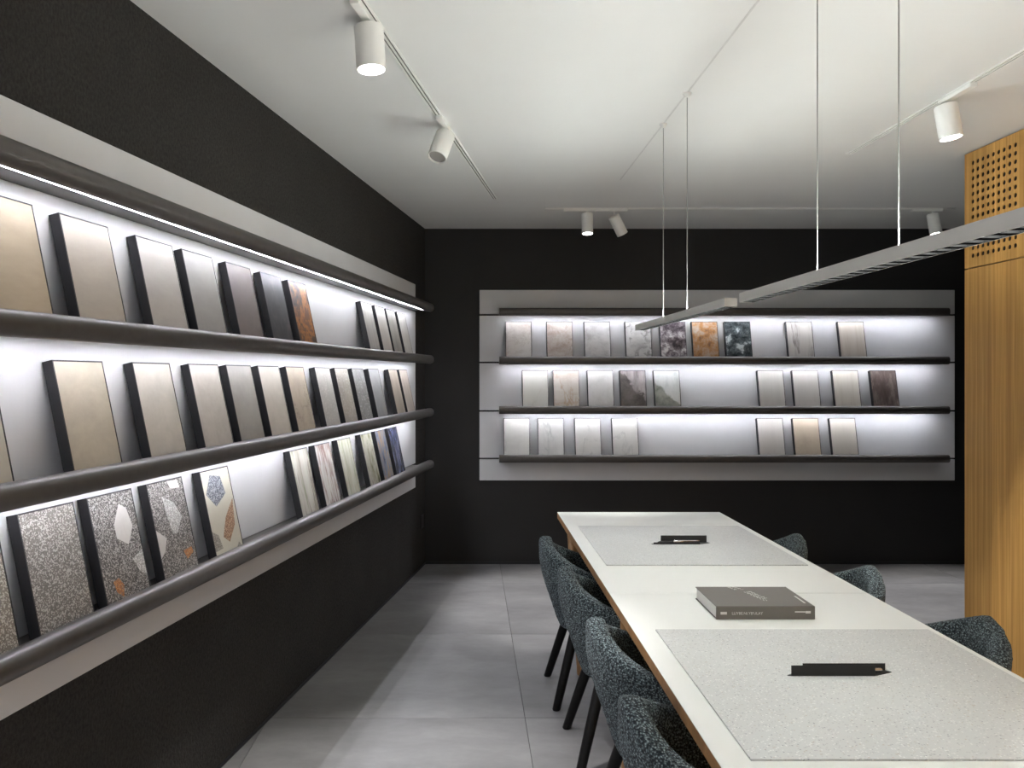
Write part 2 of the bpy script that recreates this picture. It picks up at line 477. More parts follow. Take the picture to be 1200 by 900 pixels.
# ------------------------------------------------------------------ tile samples
SW, SH, ST, LEAN = 0.218, 0.338, 0.032, math.radians(12.5)
def frame_bm():
    bm = bmesh.new(); r = 0.0042
    box(bm, -SW / 2, SW / 2, -ST + 0.004, 0, 0, SH)
    for x0, x1, z0, z1 in ((-SW / 2, -SW / 2 + r, 0, SH), (SW / 2 - r, SW / 2, 0, SH), (-SW / 2 + r, SW / 2 - r, 0, r), (-SW / 2 + r, SW / 2 - r, SH - r, SH)):
        box(bm, x0, x1, -ST, -ST + 0.004, z0, z1)
    return bm
FRAME = FACE = None
FW, FH = SW - 0.0088, SH - 0.0088
def sample(unit, u, row, mat, label, group, chips=()):
    global FRAME, FACE
    z = NOSE_Z[row + 1] - 0.0079
    ob = BT + SH * math.sin(LEAN) + 0.0015
    R = Matrix.Rotation(unit.rotation_euler.z, 4, 'Z')
    w = unit.location + R @ Vector((u, -ob, z))
    r = empty('tile_sample', w, (-LEAN, 0, unit.rotation_euler.z), None)
    tag(r, label, 'tile sample', group)
    if FRAME is None:
        FRAME = obj('black_frame', frame_bm(), M['black'], r)
    else: share('black_frame', FRAME, r)
    f = obj('tile_face', B(-FW / 2, FW / 2, -ST + 0.0005, -ST + 0.0038, 0.0044, 0.0044 + FH), mat, r)
    for pts, m in chips:
        bm = bmesh.new()
        P = [(-FW / 2 + min(max(a, 0.004), 0.996) * FW, 0.0044 + FH * (1 - min(max(b, 0.004), 0.996))) for a, b in pts]
        a = [bm.verts.new((x, -ST + 0.0006, zz)) for x, zz in P]; b = [bm.verts.new((x, -ST + 0.0001, zz)) for x, zz in P]
        skin_rings(bm, [a, b])
        obj('stone_chip', bm, m, f)
    return r

BOT_O = BT + SH * math.sin(LEAN) + ST * math.cos(LEAN)
def lu(bl, br=None):
    if bl is None: return left_u_from_px(br, BOT_O) - SW / 2
    if br is None: return left_u_from_px(bl, BOT_O) + SW / 2
    return 0.5 * (left_u_from_px(bl, BOT_O) + left_u_from_px(br, BOT_O))
def bu(l, r):
    return ((l + r) / 2 - PX) / F * (D - BT - 0.04)

wht, cream, beige = (0.66, 0.65, 0.62), (0.60, 0.56, 0.48), (0.52, 0.43, 0.32)
tz = lambda n, a, b, c_: stone(n, [a, a], 4, speck=((tuple(x * 0.6 for x in a), 300, 0.78), (c_, 330, 0.80), (b, 310, 0.68)), rough=0.5)
M['chip_white'] = stone('white_chip', sh((0.60, 0.57, 0.54), 0.95, 1.05), 20)
M['chip_grey'] = tz('pale_grey_chip', (0.40, 0.39, 0.37), (0.58, 0.57, 0.55), (0.30, 0.29, 0.28))
M['chip_orange'] = tz('orange_chip', (0.42, 0.16, 0.05), (0.55, 0.26, 0.10), (0.30, 0.20, 0.14))
M['chip_blue'] = tz('slate_blue_chip', (0.13, 0.14, 0.17), (0.36, 0.37, 0.40), (0.07, 0.07, 0.09))
M['chip_brown'] = tz('russet_chip', (0.30, 0.16, 0.09), (0.48, 0.33, 0.22), (0.20, 0.13, 0.09))
M['chip_taupe'] = tz('taupe_chip', (0.26, 0.24, 0.20), (0.36, 0.34, 0.30), (0.18, 0.16, 0.14))

G1, G2, G3 = 'tile samples on the long top shelf', 'tile samples on the long middle shelf', 'tile samples on the long bottom shelf'
L1 = [
 (None, 66, stone('sand_tile', sh((0.46, 0.37, 0.26), 0.92, 1.06), 6, (1, 3), rng=0.7), 'sandy tan plain tile sample, first on the long top shelf'),
 (96, 151, stone('greige_tile', sh((0.42, 0.37, 0.31), 0.93, 1.06), 7, (1, 2.5), rng=0.7), 'warm greige plain tile sample beside the sandy tan tile'),
 (184, 222, stone('grey_tile_a', sh((0.40, 0.37, 0.335), 0.93, 1.06), 7, (1, 2), rng=0.7), 'light warm grey plain tile sample touching the mid grey tile'),
 (235, 268, stone('grey_tile_b', sh((0.30, 0.285, 0.27), 0.92, 1.06), 7, (1, 2), rng=0.7), 'mid grey plain tile sample between light grey and brown tiles'),
 (282, 313, stone('brown_grey_tile', sh((0.155, 0.128, 0.118), 0.9, 1.08), 7, (1, 1.5), rng=0.7), 'brownish grey plain tile sample before the charcoal metallic tile'),
 (321.7, 346.6, stone('charcoal_tile', [(0.020, 0.019, 0.021), (0.042, 0.038, 0.040), (0.105, 0.075, 0.075)], 9, (1.2, 0.9), rng=0.6, rough=0.4), 'charcoal metallic tile sample beside the rusty orange one'),
 (353.6, 373.5, stone('rust_tile', [(0.030, 0.025, 0.024), (0.10, 0.05, 0.028), (0.42, 0.17, 0.03), (0.16, 0.07, 0.035)], 8, (1, 1), 1.0, rough=0.4, rng=0.5), 'rusty orange and black oxidised metal tile sample'),
 (435.5, 447.6, grain('pale_wood_a', sh((0.42, 0.40, 0.36), 0.75, 1.0, 1.15)), 'pale wood-grain tile sample, first of four in a tight row'),
 (451.6, 461.6, grain('pale_wood_b', sh((0.52, 0.49, 0.44), 0.85, 1.0, 1.1)), 'whitest wood-grain tile sample, second of four in a tight row'),
 (464.5, 473, grain('grey_wood', sh((0.33, 0.31, 0.27), 0.75, 1.0, 1.15)), 'greyer wood-grain tile sample, third of four in a tight row'),
 (477, 484.5, grain('pale_wood_c', sh((0.47, 0.45, 0.41), 0.85, 1.0, 1.1)), 'pale wood-grain tile sample at the corner end of the long top shelf'),
]
L2 = [
 (None, 19, stone('beige_tile_a', sh((0.46, 0.42, 0.35), 0.94, 1.05), 6), 'light beige plain tile sample, first on the long middle shelf'),
 (89, 144.5, stone('beige_tile_b', sh((0.47, 0.41, 0.32), 0.92, 1.06), 9, (1, 1.4)), 'warm cream beige plain tile sample standing wide apart on middle shelf'),
 (180, 219.5, stone('cream_tile_a', sh((0.49, 0.45, 0.39), 0.93, 1.06), 10, (1, 1.2)), 'cream grey tile sample beside the warm cream beige one'),
 (243, 274.5, stone('cream_tile_b', sh((0.45, 0.41, 0.36), 0.92, 1.07), 12), 'oatmeal tile sample next to the taupe grey one'),
 (285.5, 311, stone('taupe_tile', sh((0.30, 0.28, 0.255), 0.92, 1.07), 12), 'taupe grey plain tile sample, darkest on the long middle shelf'),
 (321, 342.7, stone('cream_tile_c', sh((0.50, 0.455, 0.39), 0.94, 1.05), 12), 'pale cream tile sample between taupe and fossil-marked tiles'),
 (352, 370.7, stone('fossil_tile', sh((0.43, 0.36, 0.28), 0.88, 1.0, 1.1), 9, (1, 0.8), veins=(((0.16, 0.13, 0.11), 9, 0.012, 0.9, 0.6, 0.8),)), 'beige limestone tile sample with dark fossil marks'),
 (384.7, 400, stone('speckled_grey_tile', sh((0.46, 0.44, 0.40), 0.9, 1.05), 14, speck=(((0.48, 0.46, 0.43), 150, 0.93),)), 'light grey speckled limestone tile sample after the fossil tile'),
 (407, 420, stone('greige_speck_tile', sh((0.38, 0.35, 0.30), 0.85, 1.1), 14, speck=(((0.44, 0.42, 0.38), 150, 0.93),)), 'greige pebbly tile sample beside the dark speckled grey one'),
 (426, 438, stone('dark_speck_tile', sh((0.27, 0.265, 0.25), 0.82, 1.12), 14, speck=(((0.46, 0.45, 0.43), 150, 0.92),)), 'dark grey tile sample with white specks'),
 (445, 454.7, stone('cool_grey_tile', sh((0.33, 0.335, 0.33), 0.92, 1.08), 12), 'cool grey plain tile sample before the gap on middle shelf'),
 (467.5, 475.6, stone('tan_wood_tile', sh((0.43, 0.37, 0.29), 0.9, 1.08), 6, (6, 1)), 'tan streaked tile sample, last but one on the long middle shelf'),
 (479, 487, stone('pink_beige_tile', sh((0.47, 0.41, 0.35), 0.92, 1.07), 6, (6, 1)), 'pinkish beige tile sample at the corner end of middle shelf'),
]
cw, cg, co, cb, cr, ct = (M[k] for k in ('chip_white', 'chip_grey', 'chip_orange', 'chip_blue', 'chip_brown', 'chip_taupe'))
dk = lambda n: tz(n, (0.095, 0.086, 0.080), (0.36, 0.34, 0.32), (0.19, 0.175, 0.163))
onyx = lambda n, base, v1, v2: stone(n, base, 5, (3.5, 0.5), 0.5, rough=0.25, rng=0.8, veins=((v1, 9, 0.035, 0.1, 0.12, 0.85), (v2, 6, 0.025, -0.1, 0.15, 0.8)))
L3 = [
 (None, 25, tz('brown_terrazzo', (0.22, 0.19, 0.155), (0.40, 0.37, 0.32), (0.15, 0.13, 0.11)), 'brownish fine-grained terrazzo tile sample, first on the long bottom shelf', ()),
 (51, 110, tz('fine_terrazzo', (0.18, 0.163, 0.146), (0.37, 0.35, 0.32), (0.12, 0.108, 0.10)), 'grey fine-grained terrazzo tile sample without large chips', ()),
 (129, 176, dk('dark_terrazzo_a'), 'dark terrazzo tile sample with one large white shard and an orange chip', (
   ([(.65, .105), (.8, .16), (.88, .34), (.70, .5), (.46, .41), (.46, .28)], cw), ([(.73, .64), (1, .58), (1, .84), (.83, .76)], cg), ([(.2, .78), (.33, .76), (.42, .84), (.37, .94), (.24, .88)], co))),
 (194.5, 234, dk('dark_terrazzo_b'), 'dark terrazzo tile sample with pale grey shard and white corner chips', (
   ([(.34, .14), (.64, .24), (.8, .4), (.58, .555), (.45, .55), (.37, .335)], cg), ([(.56, 0), (.86, .01), (.9, .1), (.62, .085)], cw), ([(0, .46), (.25, .57), (.14, .69), (0, .75)], cw), ([(.65, .75), (.9, .74), (.93, .8), (.72, .85)], co))),
 (254.5, 286, stone('cream_shard_base', sh((0.56, 0.53, 0.44), 0.96, 1.04), 5), 'cream tile sample with large blue and russet stone shards', (
   ([(.3, .05), (.66, .085), (.74, .3), (.33, .42), (.06, .26)], cb), ([(.96, .38), (.85, .69), (.55, .86), (.36, .78), (.58, .57)], cr), ([(0, .68), (.2, .74), (.27, .9), (0, .91)], ct), ([(.88, .9), (1, .99), (.7, .99)], ct))),
 (356.6, 374.6, onyx('onyx_a', [(0.36, 0.34, 0.27), (0.58, 0.55, 0.48), (0.64, 0.62, 0.56)], (0.13, 0.09, 0.08), (0.20, 0.24, 0.14)), 'white onyx tile sample with brown streaks, first of three onyx tiles', ()),
 (384, 400, onyx('onyx_b', [(0.42, 0.37, 0.33), (0.58, 0.54, 0.50), (0.64, 0.62, 0.58)], (0.19, 0.08, 0.075), (0.26, 0.17, 0.15)), 'white onyx tile sample with burgundy streaks', ()),
 (410, 422.7, onyx('onyx_c', [(0.38, 0.40, 0.30), (0.57, 0.56, 0.46), (0.62, 0.61, 0.53)], (0.27, 0.30, 0.20), (0.34, 0.33, 0.25)), 'pale greenish cream onyx tile sample', ()),
 (436, 446.5, stone('green_onyx', [(0.09, 0.10, 0.04), (0.30, 0.29, 0.20), (0.46, 0.44, 0.36), (0.22, 0.17, 0.12)], 7, (2, 0.8), 0.9, rough=0.25, rng=0.8), 'olive green and brown onyx tile sample', ()),
 (452, 462, stone('blue_brown_onyx', [(0.06, 0.075, 0.12), (0.17, 0.19, 0.24), (0.30, 0.22, 0.15), (0.12, 0.10, 0.09)], 7, (2, 0.8), 1.2, rough=0.25, rng=0.8), 'blue and brown stone tile sample beside the olive onyx', ()),
 (466, 475.6, stone('blue_violet_stone', [(0.018, 0.022, 0.05), (0.06, 0.07, 0.14), (0.24, 0.24, 0.30)], 8, (2.5, 0.7), 1.0, rough=0.25, rng=0.6), 'blue violet stone tile sample at the corner end of bottom shelf', ()),
]
for a, b, m, lab in L1: sample(left_u, lu(a, b), 0, m, lab, G1)
for a, b, m, lab in L2: sample(left_u, lu(a, b), 1, m, lab, G2)
for a, b, m, lab, ch in L3: sample(left_u, lu(a, b), 2, m, lab, G3, ch)

mv = lambda n, base, vc, vs=5, rough=0.2, w=0.03, rot=0.6, stv=0.5, k=0.7: stone(n, sh(base, 0.88, 1.0, 1.05), 4, (1, 1), 0.8, rough=rough, rng=0.8, veins=((vc, vs, w, rot, stv, k),))
H1, H2, H3 = 'tile samples on the end wall top shelf', 'tile samples on the end wall middle shelf', 'tile samples on the end wall bottom shelf'
R1 = [
 (592.5, 622.5, stone('beige_marble_a', [(0.40, 0.33, 0.28), (0.54, 0.50, 0.46), (0.60, 0.58, 0.55)], 6, rng=0.8, veins=(((0.28, 0.24, 0.20), 6, 0.02, 0.3, 1, 0.4),)), 'pale beige clouded marble tile sample, first on end wall top shelf'),
 (640.5, 670.5, stone('beige_marble_b', [(0.33, 0.25, 0.20), (0.48, 0.42, 0.38), (0.56, 0.53, 0.49)], 8, rng=0.8, veins=(((0.20, 0.15, 0.12), 8, 0.02, -0.3, 1, 0.5),)), 'beige marble tile sample with brown flecks on end wall top shelf'),
 (684.5, 714.5, stone('grey_cloud_marble', [(0.33, 0.31, 0.30), (0.50, 0.49, 0.48), (0.60, 0.59, 0.58)], 8, rng=0.8), 'light grey clouded marble tile sample on end wall top shelf'),
 (732.5, 762.5, stone('white_dark_vein', [(0.36, 0.35, 0.34), (0.56, 0.55, 0.53), (0.63, 0.62, 0.60)], 5, rng=0.8, veins=(((0.10, 0.095, 0.09), 6, 0.04, 1.2, 0.8, 0.8),)), 'white marble tile sample with dark veins, half behind the pendant tip'),
 (773, 803, stone('black_white_violet', [(0.035, 0.028, 0.032), (0.11, 0.09, 0.098), (0.26, 0.23, 0.24), (0.66, 0.63, 0.62)], 12, (1, 1), 1.0, rng=0.5, rough=0.25), 'violet black and white breccia marble tile sample'),
 (810.5, 840.5, stone('orange_marble', [(0.16, 0.10, 0.07), (0.38, 0.19, 0.075), (0.42, 0.32, 0.24), (0.50, 0.46, 0.42)], 8, (1, 1), 1.1, rng=0.7, rough=0.25), 'orange and grey marble tile sample'),
 (849, 879, stone('green_black_marble', [(0.018, 0.023, 0.025), (0.05, 0.06, 0.064), (0.11, 0.13, 0.135), (0.55, 0.60, 0.60)], 12, (1, 1), 1.2, rng=0.55, rough=0.25), 'dark green black marble tile sample with pale crystals'),
 (920.5, 952, stone('streak_grey', [(0.36, 0.33, 0.30), (0.54, 0.51, 0.47), (0.58, 0.55, 0.51)], 5, (4, 0.4), rng=0.8, veins=(((0.17, 0.14, 0.13), 6, 0.03, 0.0, 0.12, 0.8),)), 'pale tile sample with a dark vertical streak'),
 (981, 1013, grain('linen_wood', [(0.36, 0.31, 0.26), (0.48, 0.43, 0.37), (0.54, 0.50, 0.44)], 20, 1), 'linen beige wood-grain tile sample, last on end wall top shelf'),
]
R2 = [
 (612, 642, mv('ivory_marble', (0.60, 0.59, 0.54), (0.46, 0.44, 0.39), 3, rot=0.9, stv=0.6), 'ivory marble tile sample with faint line, first on end wall middle shelf'),
 (648.5, 678, stone('brown_band_marble', [(0.42, 0.34, 0.27), (0.56, 0.51, 0.46), (0.60, 0.57, 0.53)], 4, (0.6, 2.2), 0.8, rough=0.2, rng=0.8, rot=0.5, veins=(((0.33, 0.21, 0.12), 4, 0.03, 0.8, 0.5, 0.8),)), 'cream marble tile sample with brown diagonal band'),
 (688.5, 718, stone('grey_white_marble', [(0.46, 0.44, 0.42), (0.56, 0.55, 0.53), (0.59, 0.585, 0.56)], 5, rough=0.2, rng=0.8), 'soft greyish white marble tile sample beside the dark diagonal one'),
 (726.5, 756, stone('dark_diag', [(0.15, 0.13, 0.13), (0.30, 0.27, 0.265), (0.42, 0.39, 0.385)], 6, (3, 0.6), 0.6, rough=0.25, rng=0.8, rot=-0.6, split=(-1.6, -1.5, 0.76, [(0.045, 0.04, 0.038), (0.085, 0.075, 0.07), (0.12, 0.105, 0.10)], 8)), 'mauve grey marble tile sample with dark lower corner'),
 (766, 796, stone('green_diag', [(0.40, 0.41, 0.39), (0.52, 0.53, 0.51), (0.58, 0.585, 0.56)], 8, (2, 0.8), 0.6, rough=0.25, rng=0.8, rot=-0.6, split=(-1.6, -1.8, 0.69, [(0.10, 0.11, 0.10), (0.20, 0.21, 0.18), (0.30, 0.30, 0.26)], 10)), 'white marble tile sample with grey green lower corner'),
 (887.5, 918, grain('ash_tile_a', sh((0.50, 0.48, 0.44), 0.88, 1, 1.06), 14, 0.9), 'ash grey wood-grain tile sample after the gap on middle shelf'),
 (928, 959, grain('ash_tile_b', sh((0.52, 0.49, 0.45), 0.90, 1, 1.05), 14, 0.9), 'pale greige wood-grain tile sample between ash grey and honey-streaked ones'),
 (975, 1006, grain('honey_streak', [(0.40, 0.34, 0.26), (0.53, 0.49, 0.42), (0.56, 0.53, 0.47)], 16, 0.9), 'cream wood-grain tile sample with honey streaks'),
 (1019, 1050.5, stone('brown_crack', [(0.045, 0.032, 0.028), (0.105, 0.078, 0.068), (0.24, 0.20, 0.18)], 6, (2.5, 0.8), 0.8, rough=0.3, rng=0.8, veins=(((0.45, 0.36, 0.31), 3, 0.018, -0.5, 0.5, 1.0),)), 'dark brown marble tile sample with pale crack lines'),
]
R3 = [
 (590.5, 620, mv('white_marble_a', (0.61, 0.60, 0.57), (0.36, 0.355, 0.34), 3.2, 0.12, 0.02, -0.8, 0.6), 'glossy white marble tile sample with one thin diagonal vein'),
 (630.5, 660, mv('white_marble_b', (0.61, 0.605, 0.585), (0.30, 0.30, 0.29), 6, 0.12, 0.045, 0.1, 0.5, 0.8), 'glossy white marble tile sample with a cluster of grey veins'),
 (674, 703, mv('white_marble_c', (0.61, 0.60, 0.575), (0.33, 0.32, 0.31), 4, 0.12, 0.03, -0.9, 0.5), 'glossy white marble tile sample with branching veins'),
 (717, 747, mv('white_marble_d', (0.61, 0.60, 0.57), (0.38, 0.37, 0.36), 3.5, 0.12, 0.025, 0.7, 0.5), 'glossy white marble tile sample beside the empty shelf stretch'),
 (887, 917.5, grain('bone_tile', sh((0.52, 0.49, 0.45), 0.92, 1, 1.05), 14, 0.9), 'bone grey wood-grain tile sample on end wall bottom shelf'),
 (929, 959, stone('biscuit_tile', sh((0.47, 0.39, 0.30), 0.90, 1, 1.06), 6), 'biscuit beige limestone tile sample on end wall bottom shelf'),
 (972, 1002.5, grain('straw_tile', sh((0.53, 0.49, 0.43), 0.90, 1, 1.05), 16, 0.9), 'straw cream wood-grain tile sample, last on end wall bottom shelf'),
]
for a, b, m, lab in R1: sample(back_u, bu(a, b), 0, m, lab, H1)
for a, b, m, lab in R2: sample(back_u, bu(a, b), 1, m, lab, H2)
for a, b, m, lab in R3: sample(back_u, bu(a, b), 2, m, lab, H3)

# ------------------------------------------------------------------ tables
TX0, TX1, TYF, TYS, TYN, TZ = 0.547, 1.556, 4.94, 3.10, 1.27, 0.75
def table(y0, y1, legs, label):
    r = empty('meeting_table', ((TX0 + TX1) / 2, (y0 + y1) / 2, 0)); tag(r, label, 'table', 'white meeting tables pushed end to end')
    w, l = (TX1 - TX0) / 2, (y1 - y0) / 2 - 0.002
    obj('table_top', B(-w, w, -l, l, TZ - 0.003, TZ, 0.0008, 1), M['laminate'], r)
    obj('wooden_edge', B(-w + 0.0003, w - 0.0003, -l + 0.0003, l - 0.0003, TZ - 0.037, TZ - 0.003), M['oak'], r)
    for s in (-1, 1):
        obj('apron', B(s * (w - 0.10) - 0.012, s * (w - 0.10) + 0.012, -l + 0.12, l - 0.12, TZ - 0.095, TZ - 0.037), M['oak'], r)
        for inset, yb_, yt_ in legs:
            bm = bmesh.new(); cy = (y0 + y1) / 2
            bot, top = Vector((s * (w - inset), yb_ - cy, 0)), Vector((s * (w - inset), yt_ - cy, TZ - 0.037))
            skin_rings(bm, [ring(bm, bot + (top - bot) * f, (0, 0, 1), rad, 24) for f, rad in ((0, 0.020), (0.006, 0.023), (0.6, 0.027), (1.0, 0.027))])
            obj('leg', bm, M['oak_leg'], r, smooth=True, auto=50)
    return r
table(TYS, TYF, ((0.052, 4.24, 4.66), (0.415, 3.30, 3.30)), 'white topped meeting table with oak edge near the end wall display')
table(TYN, TYS, ((0.052, 3.005, 3.005), (0.052, 1.50, 1.50)), 'white topped meeting table with oak edge carrying the thick book')
def slab(x0, x1, y0, y1, label):
    o = obj('ceramic_slab', B(-(x1 - x0) / 2, (x1 - x0) / 2, -(y1 - y0) / 2, (y1 - y0) / 2, 0, 0.005, 0.0008, 1), M['mat'], loc=((x0 + x1) / 2, (y0 + y1) / 2, TZ))
    tag(o, label, 'ceramic slab', 'speckled slabs on the tables')
    return o
slab(0.612, 1.514, 3.545, 4.466, 'pale grey speckled square slab on the table nearest the end wall')
slab(0.620, 1.528, 1.749, 2.643, 'pale grey speckled square slab on table in front of the book')

# ------------------------------------------------------------------ chairs
def ss(t): t = min(1, max(0, t)); return t * t * (3 - 2 * t)
def chair_shell():
    bm = bmesh.new(); A = math.radians(128); NT_, TH = 96, 0.066
    rows = []
    def plan(th, r):     # th = 0 at the back (-x)
        c_, s_ = -math.cos(th), math.sin(th); e = 2 / 2.2
        return (r * math.copysign(abs(c_) ** e, c_), 0.92 * r * math.copysign(abs(s_) ** e, s_))
    for i in range(NT_ + 1):
        th = -A + 2 * A * i / NT_; q = abs(th) / A
        top = 0.79 - 0.222 * q ** 1.0
        tk = TH * (1.0 - 0.15 * ss(q * 1.6) - 0.2 * ss((q - 0.75) / 0.25))
        zb = 0.345
        prof = []
        n_out = 22
        for k in range(n_out + 1):            # outer skin, bottom to top
            f = k / n_out; z = zb + (top - tk / 2 - zb) * f
            g = (z - zb) / (0.79 - zb)
            R = 0.195 + 0.088 * ss(min(1, g * 1.25)) ** 0.8 + 0.004 * g
            R *= 1 - 0.10 * (1 - min(1, f * 9)) ** 2
            prof.append((R, z))
        Rt = prof[-1][0]
        for k in range(1, 10):                # rounded rim
            a = math.pi * k / 10
            ca, sa = math.cos(a), math.sin(a)
            prof.append((Rt - tk / 2 + tk / 2 * math.copysign(abs(ca) ** 0.7, ca), top - tk / 2 + tk / 2 * sa ** 0.7))
        for k in range(0, 11):                # inner skin down to the seat
            f = k / 10; z = top - tk / 2 + (0.40 - top + tk / 2) * f
            prof.append((Rt - tk - 0.022 * f, z))
        row = []
        for R, z in prof:
            x, y = plan(th, R)
            p = Vector((x, y, z))
            nn = noise.noise(p * 95) * 0.0032 + noise.noise(p * 45 + Vector((7, 1, 3))) * 0.0022
            d = Vector((x, y, 0.35 * (z - 0.55))).normalized()
            row.append(bm.verts.new(p + d * nn))
        rows.append(row)
    for a, b in zip(rows, rows[1:]):
        for k in range(len(a) - 1): bm.faces.new((a[k], b[k], b[k + 1], a[k + 1]))
        bm.faces.new((a[-1], b[-1], b[0], a[0]))
    bm.faces.new(rows[0]); bm.faces.new(rows[-1][::-1])
    return bm
def chair_seat():
    bm = bmesh.new(); n = 56
    prof = [(0.10, 0.335), (0.165, 0.337), (0.187, 0.352), (0.196, 0.38), (0.205, 0.42), (0.208, 0.45), (0.200, 0.472), (0.18, 0.484), (0.12, 0.488), (0.03, 0.488)]
    rows = []
    for R, z in prof:
        row = []
        for i in range(n):
            a = 2 * math.pi * i / n; e = 2 / 2.4
            c_, s_ = math.cos(a), math.sin(a)
            x = R * math.copysign(abs(c_) ** e, c_) + (0.03 if c_ > 0 else 0) * abs(c_); y = 0.92 * R * math.copysign(abs(s_) ** e, s_)
            p = Vector((x, y, z)); p.z += noise.noise(p * 90) * 0.003
            row.append(bm.verts.new(p))
        rows.append(row)
    skin_rings(bm, rows)
    return bm
def make_chair(label):
    r = empty('tub_chair'); tag(r, label, 'chair', 'boucle tub chairs at the meeting tables')
    obj('backrest_shell', chair_shell(), M['boucle'], r, smooth=True)
    obj('seat', chair_seat(), M['boucle'], r, smooth=True)
    for sx in (-1, 1):
        for sy in (-1, 1):
            top, bot = Vector((sx * 0.125, sy * 0.135, 0.352)), Vector((sx * 0.225, sy * 0.215, 0.0))
            bm = bmesh.new()
            ax = bot - top
            rs = []
            for f, rad in ((0, 0.0245), (0.5, 0.0225), (0.985, 0.0195), (1.0, 0.016)):
                rs.append(ring(bm, top + ax * f, (0, 0, 1), rad, 20))
            skin_rings(bm, rs)
            obj('leg', bm, M['black_wood'], r, smooth=True, auto=50)
    return r
CY = ((0.640, 4.01), (0.665, 3.385), (0.680, 2.66), (0.668, 2.01))
CH_L = ('teal boucle tub chair on the long display side, closest to the end wall',
        'teal boucle tub chair on the long display side, second from end wall',
        'teal boucle tub chair on the long display side, third from end wall',
        'teal boucle tub chair on the long display side, farthest from end wall')
CH_R = ('teal boucle tub chair on the oak wall side, closest to the end wall',
        'teal boucle tub chair on the oak wall side, second from end wall',
        'teal boucle tub chair on the oak wall side, third from end wall')
ch0 = make_chair(CH_L[0])
rnd = random.Random(4)
for i, (x, y) in enumerate(CY):
    c_ = ch0 if i == 0 else copy_tree(ch0)
    c_['label'] = CH_L[i]; c_.location = (x, y, 0); c_.rotation_euler = (0, 0, 0)
for i, (x, y) in enumerate(((1.422, 4.07), (1.452, 3.39), (1.486, 2.68))):
    c_ = copy_tree(ch0)
    c_['label'] = CH_R[i]; c_.location = (x, y, 0); c_.rotation_euler = (0, 0, math.pi)

# ------------------------------------------------------------------ things on the tables
bk = empty('book', (1.032, 2.892, TZ)); tag(bk, 'thick taupe hardback book lying on the white table', 'book')
bw, bd, bh = 0.172, 0.128, 0.046
cov = obj('cover', B(-bw, bw, -bd, bd, 0, 0.003, 0.0008, 1), M['book_cover'], bk)
topc = obj('cover', B(-bw, bw, -bd, bd, bh - 0.003, bh, 0.0008, 1), M['book_cover'], bk)
sp = obj('spine', B(-bw, bw, -bd, -bd + 0.004, 0.003, bh - 0.003), M['book_cover'], bk)
obj('pages', B(-bw + 0.004, bw - 0.004, -bd + 0.004, bd - 0.004, 0.003, bh - 0.003), M['paper'], bk)
def text_mesh(name, body, size, parent, loc, rot, sx=1.0):
    cu = bpy.data.curves.new(name, 'FONT'); cu.body = body; cu.size = size; cu.extrude = 0.0001
    cu.align_x = 'LEFT'; cu.resolution_u = 2
    o = bpy.data.objects.new(name, cu); C.objects.link(o)
    dg = bpy.context.evaluated_depsgraph_get(); dg.update()
    me = bpy.data.meshes.new_from_object(o.evaluated_get(dg))
    bpy.data.objects.remove(o)
    me.materials.clear(); me.materials.append(M['print'])
    m = bpy.data.objects.new(name, me); link(m, parent)
    m.location = loc; m.rotation_euler = rot; m.scale = (sx, 1, 1)
    return m
HP = math.pi / 2
text_mesh('spine_lettering', "LLIYBE.NI.YB'ULAY", 0.0135, sp, (-0.118, -bd - 0.0002, 0.017), (HP, 0, 0), 0.98)
obj('spine_mark', B(-0.157, -0.135, -bd - 0.0004, -bd, 0.0175, 0.0265), M['print'], sp)
obj('spine_mark', B(0.102, 0.138, -bd - 0.0004, -bd, 0.0245, 0.0285), M['print'], sp)
obj('spine_mark', B(0.139, 0.157, -bd - 0.0004, -bd, 0.0215, 0.0295), M['print'], sp)
# worn-looking lines of print on the cover, read from the other side
def strokes(name, x0, y0, dx, dy, n, w, h, seedv):
    rr = random.Random(seedv); bm = bmesh.new()
    for i in range(n):
        cx, cy = x0 + dx * i, y0 + dy * i
        k = rr.random()
        box(bm, cx, cx + w * 0.18, cy, cy + h, bh, bh + 0.0003)
        if k > 0.3: box(bm, cx, cx + w, cy + h * 0.75, cy + h, bh, bh + 0.0003)
        if k < 0.75: box(bm, cx + w * 0.8, cx + w, cy, cy + h, bh, bh + 0.0003)
        if 0.2 < k < 0.9: box(bm, cx, cx + w, cy + h * 0.35, cy + h * 0.55, bh, bh + 0.0003)
    return obj(name, bm, M['print'], topc)
strokes('cover_lettering', -0.012, 0.045, 0.0052, -0.0175, 7, 0.0125, 0.013, 3)
strokes('cover_lettering', 0.005, 0.050, 0.0052, -0.0175, 6, 0.0125, 0.013, 5)
strokes('cover_lettering', -0.052, 0.115, 0.0045, -0.010, 4, 0.011, 0.007, 9)
strokes('cover_lettering', -0.034, 0.118, 0.0075, -0.010, 4, 0.009, 0.007, 12)
obj('cover_mark', B(0.150, 0.157, -0.09, 0.0, bh, bh + 0.0003), M['print'], topc)

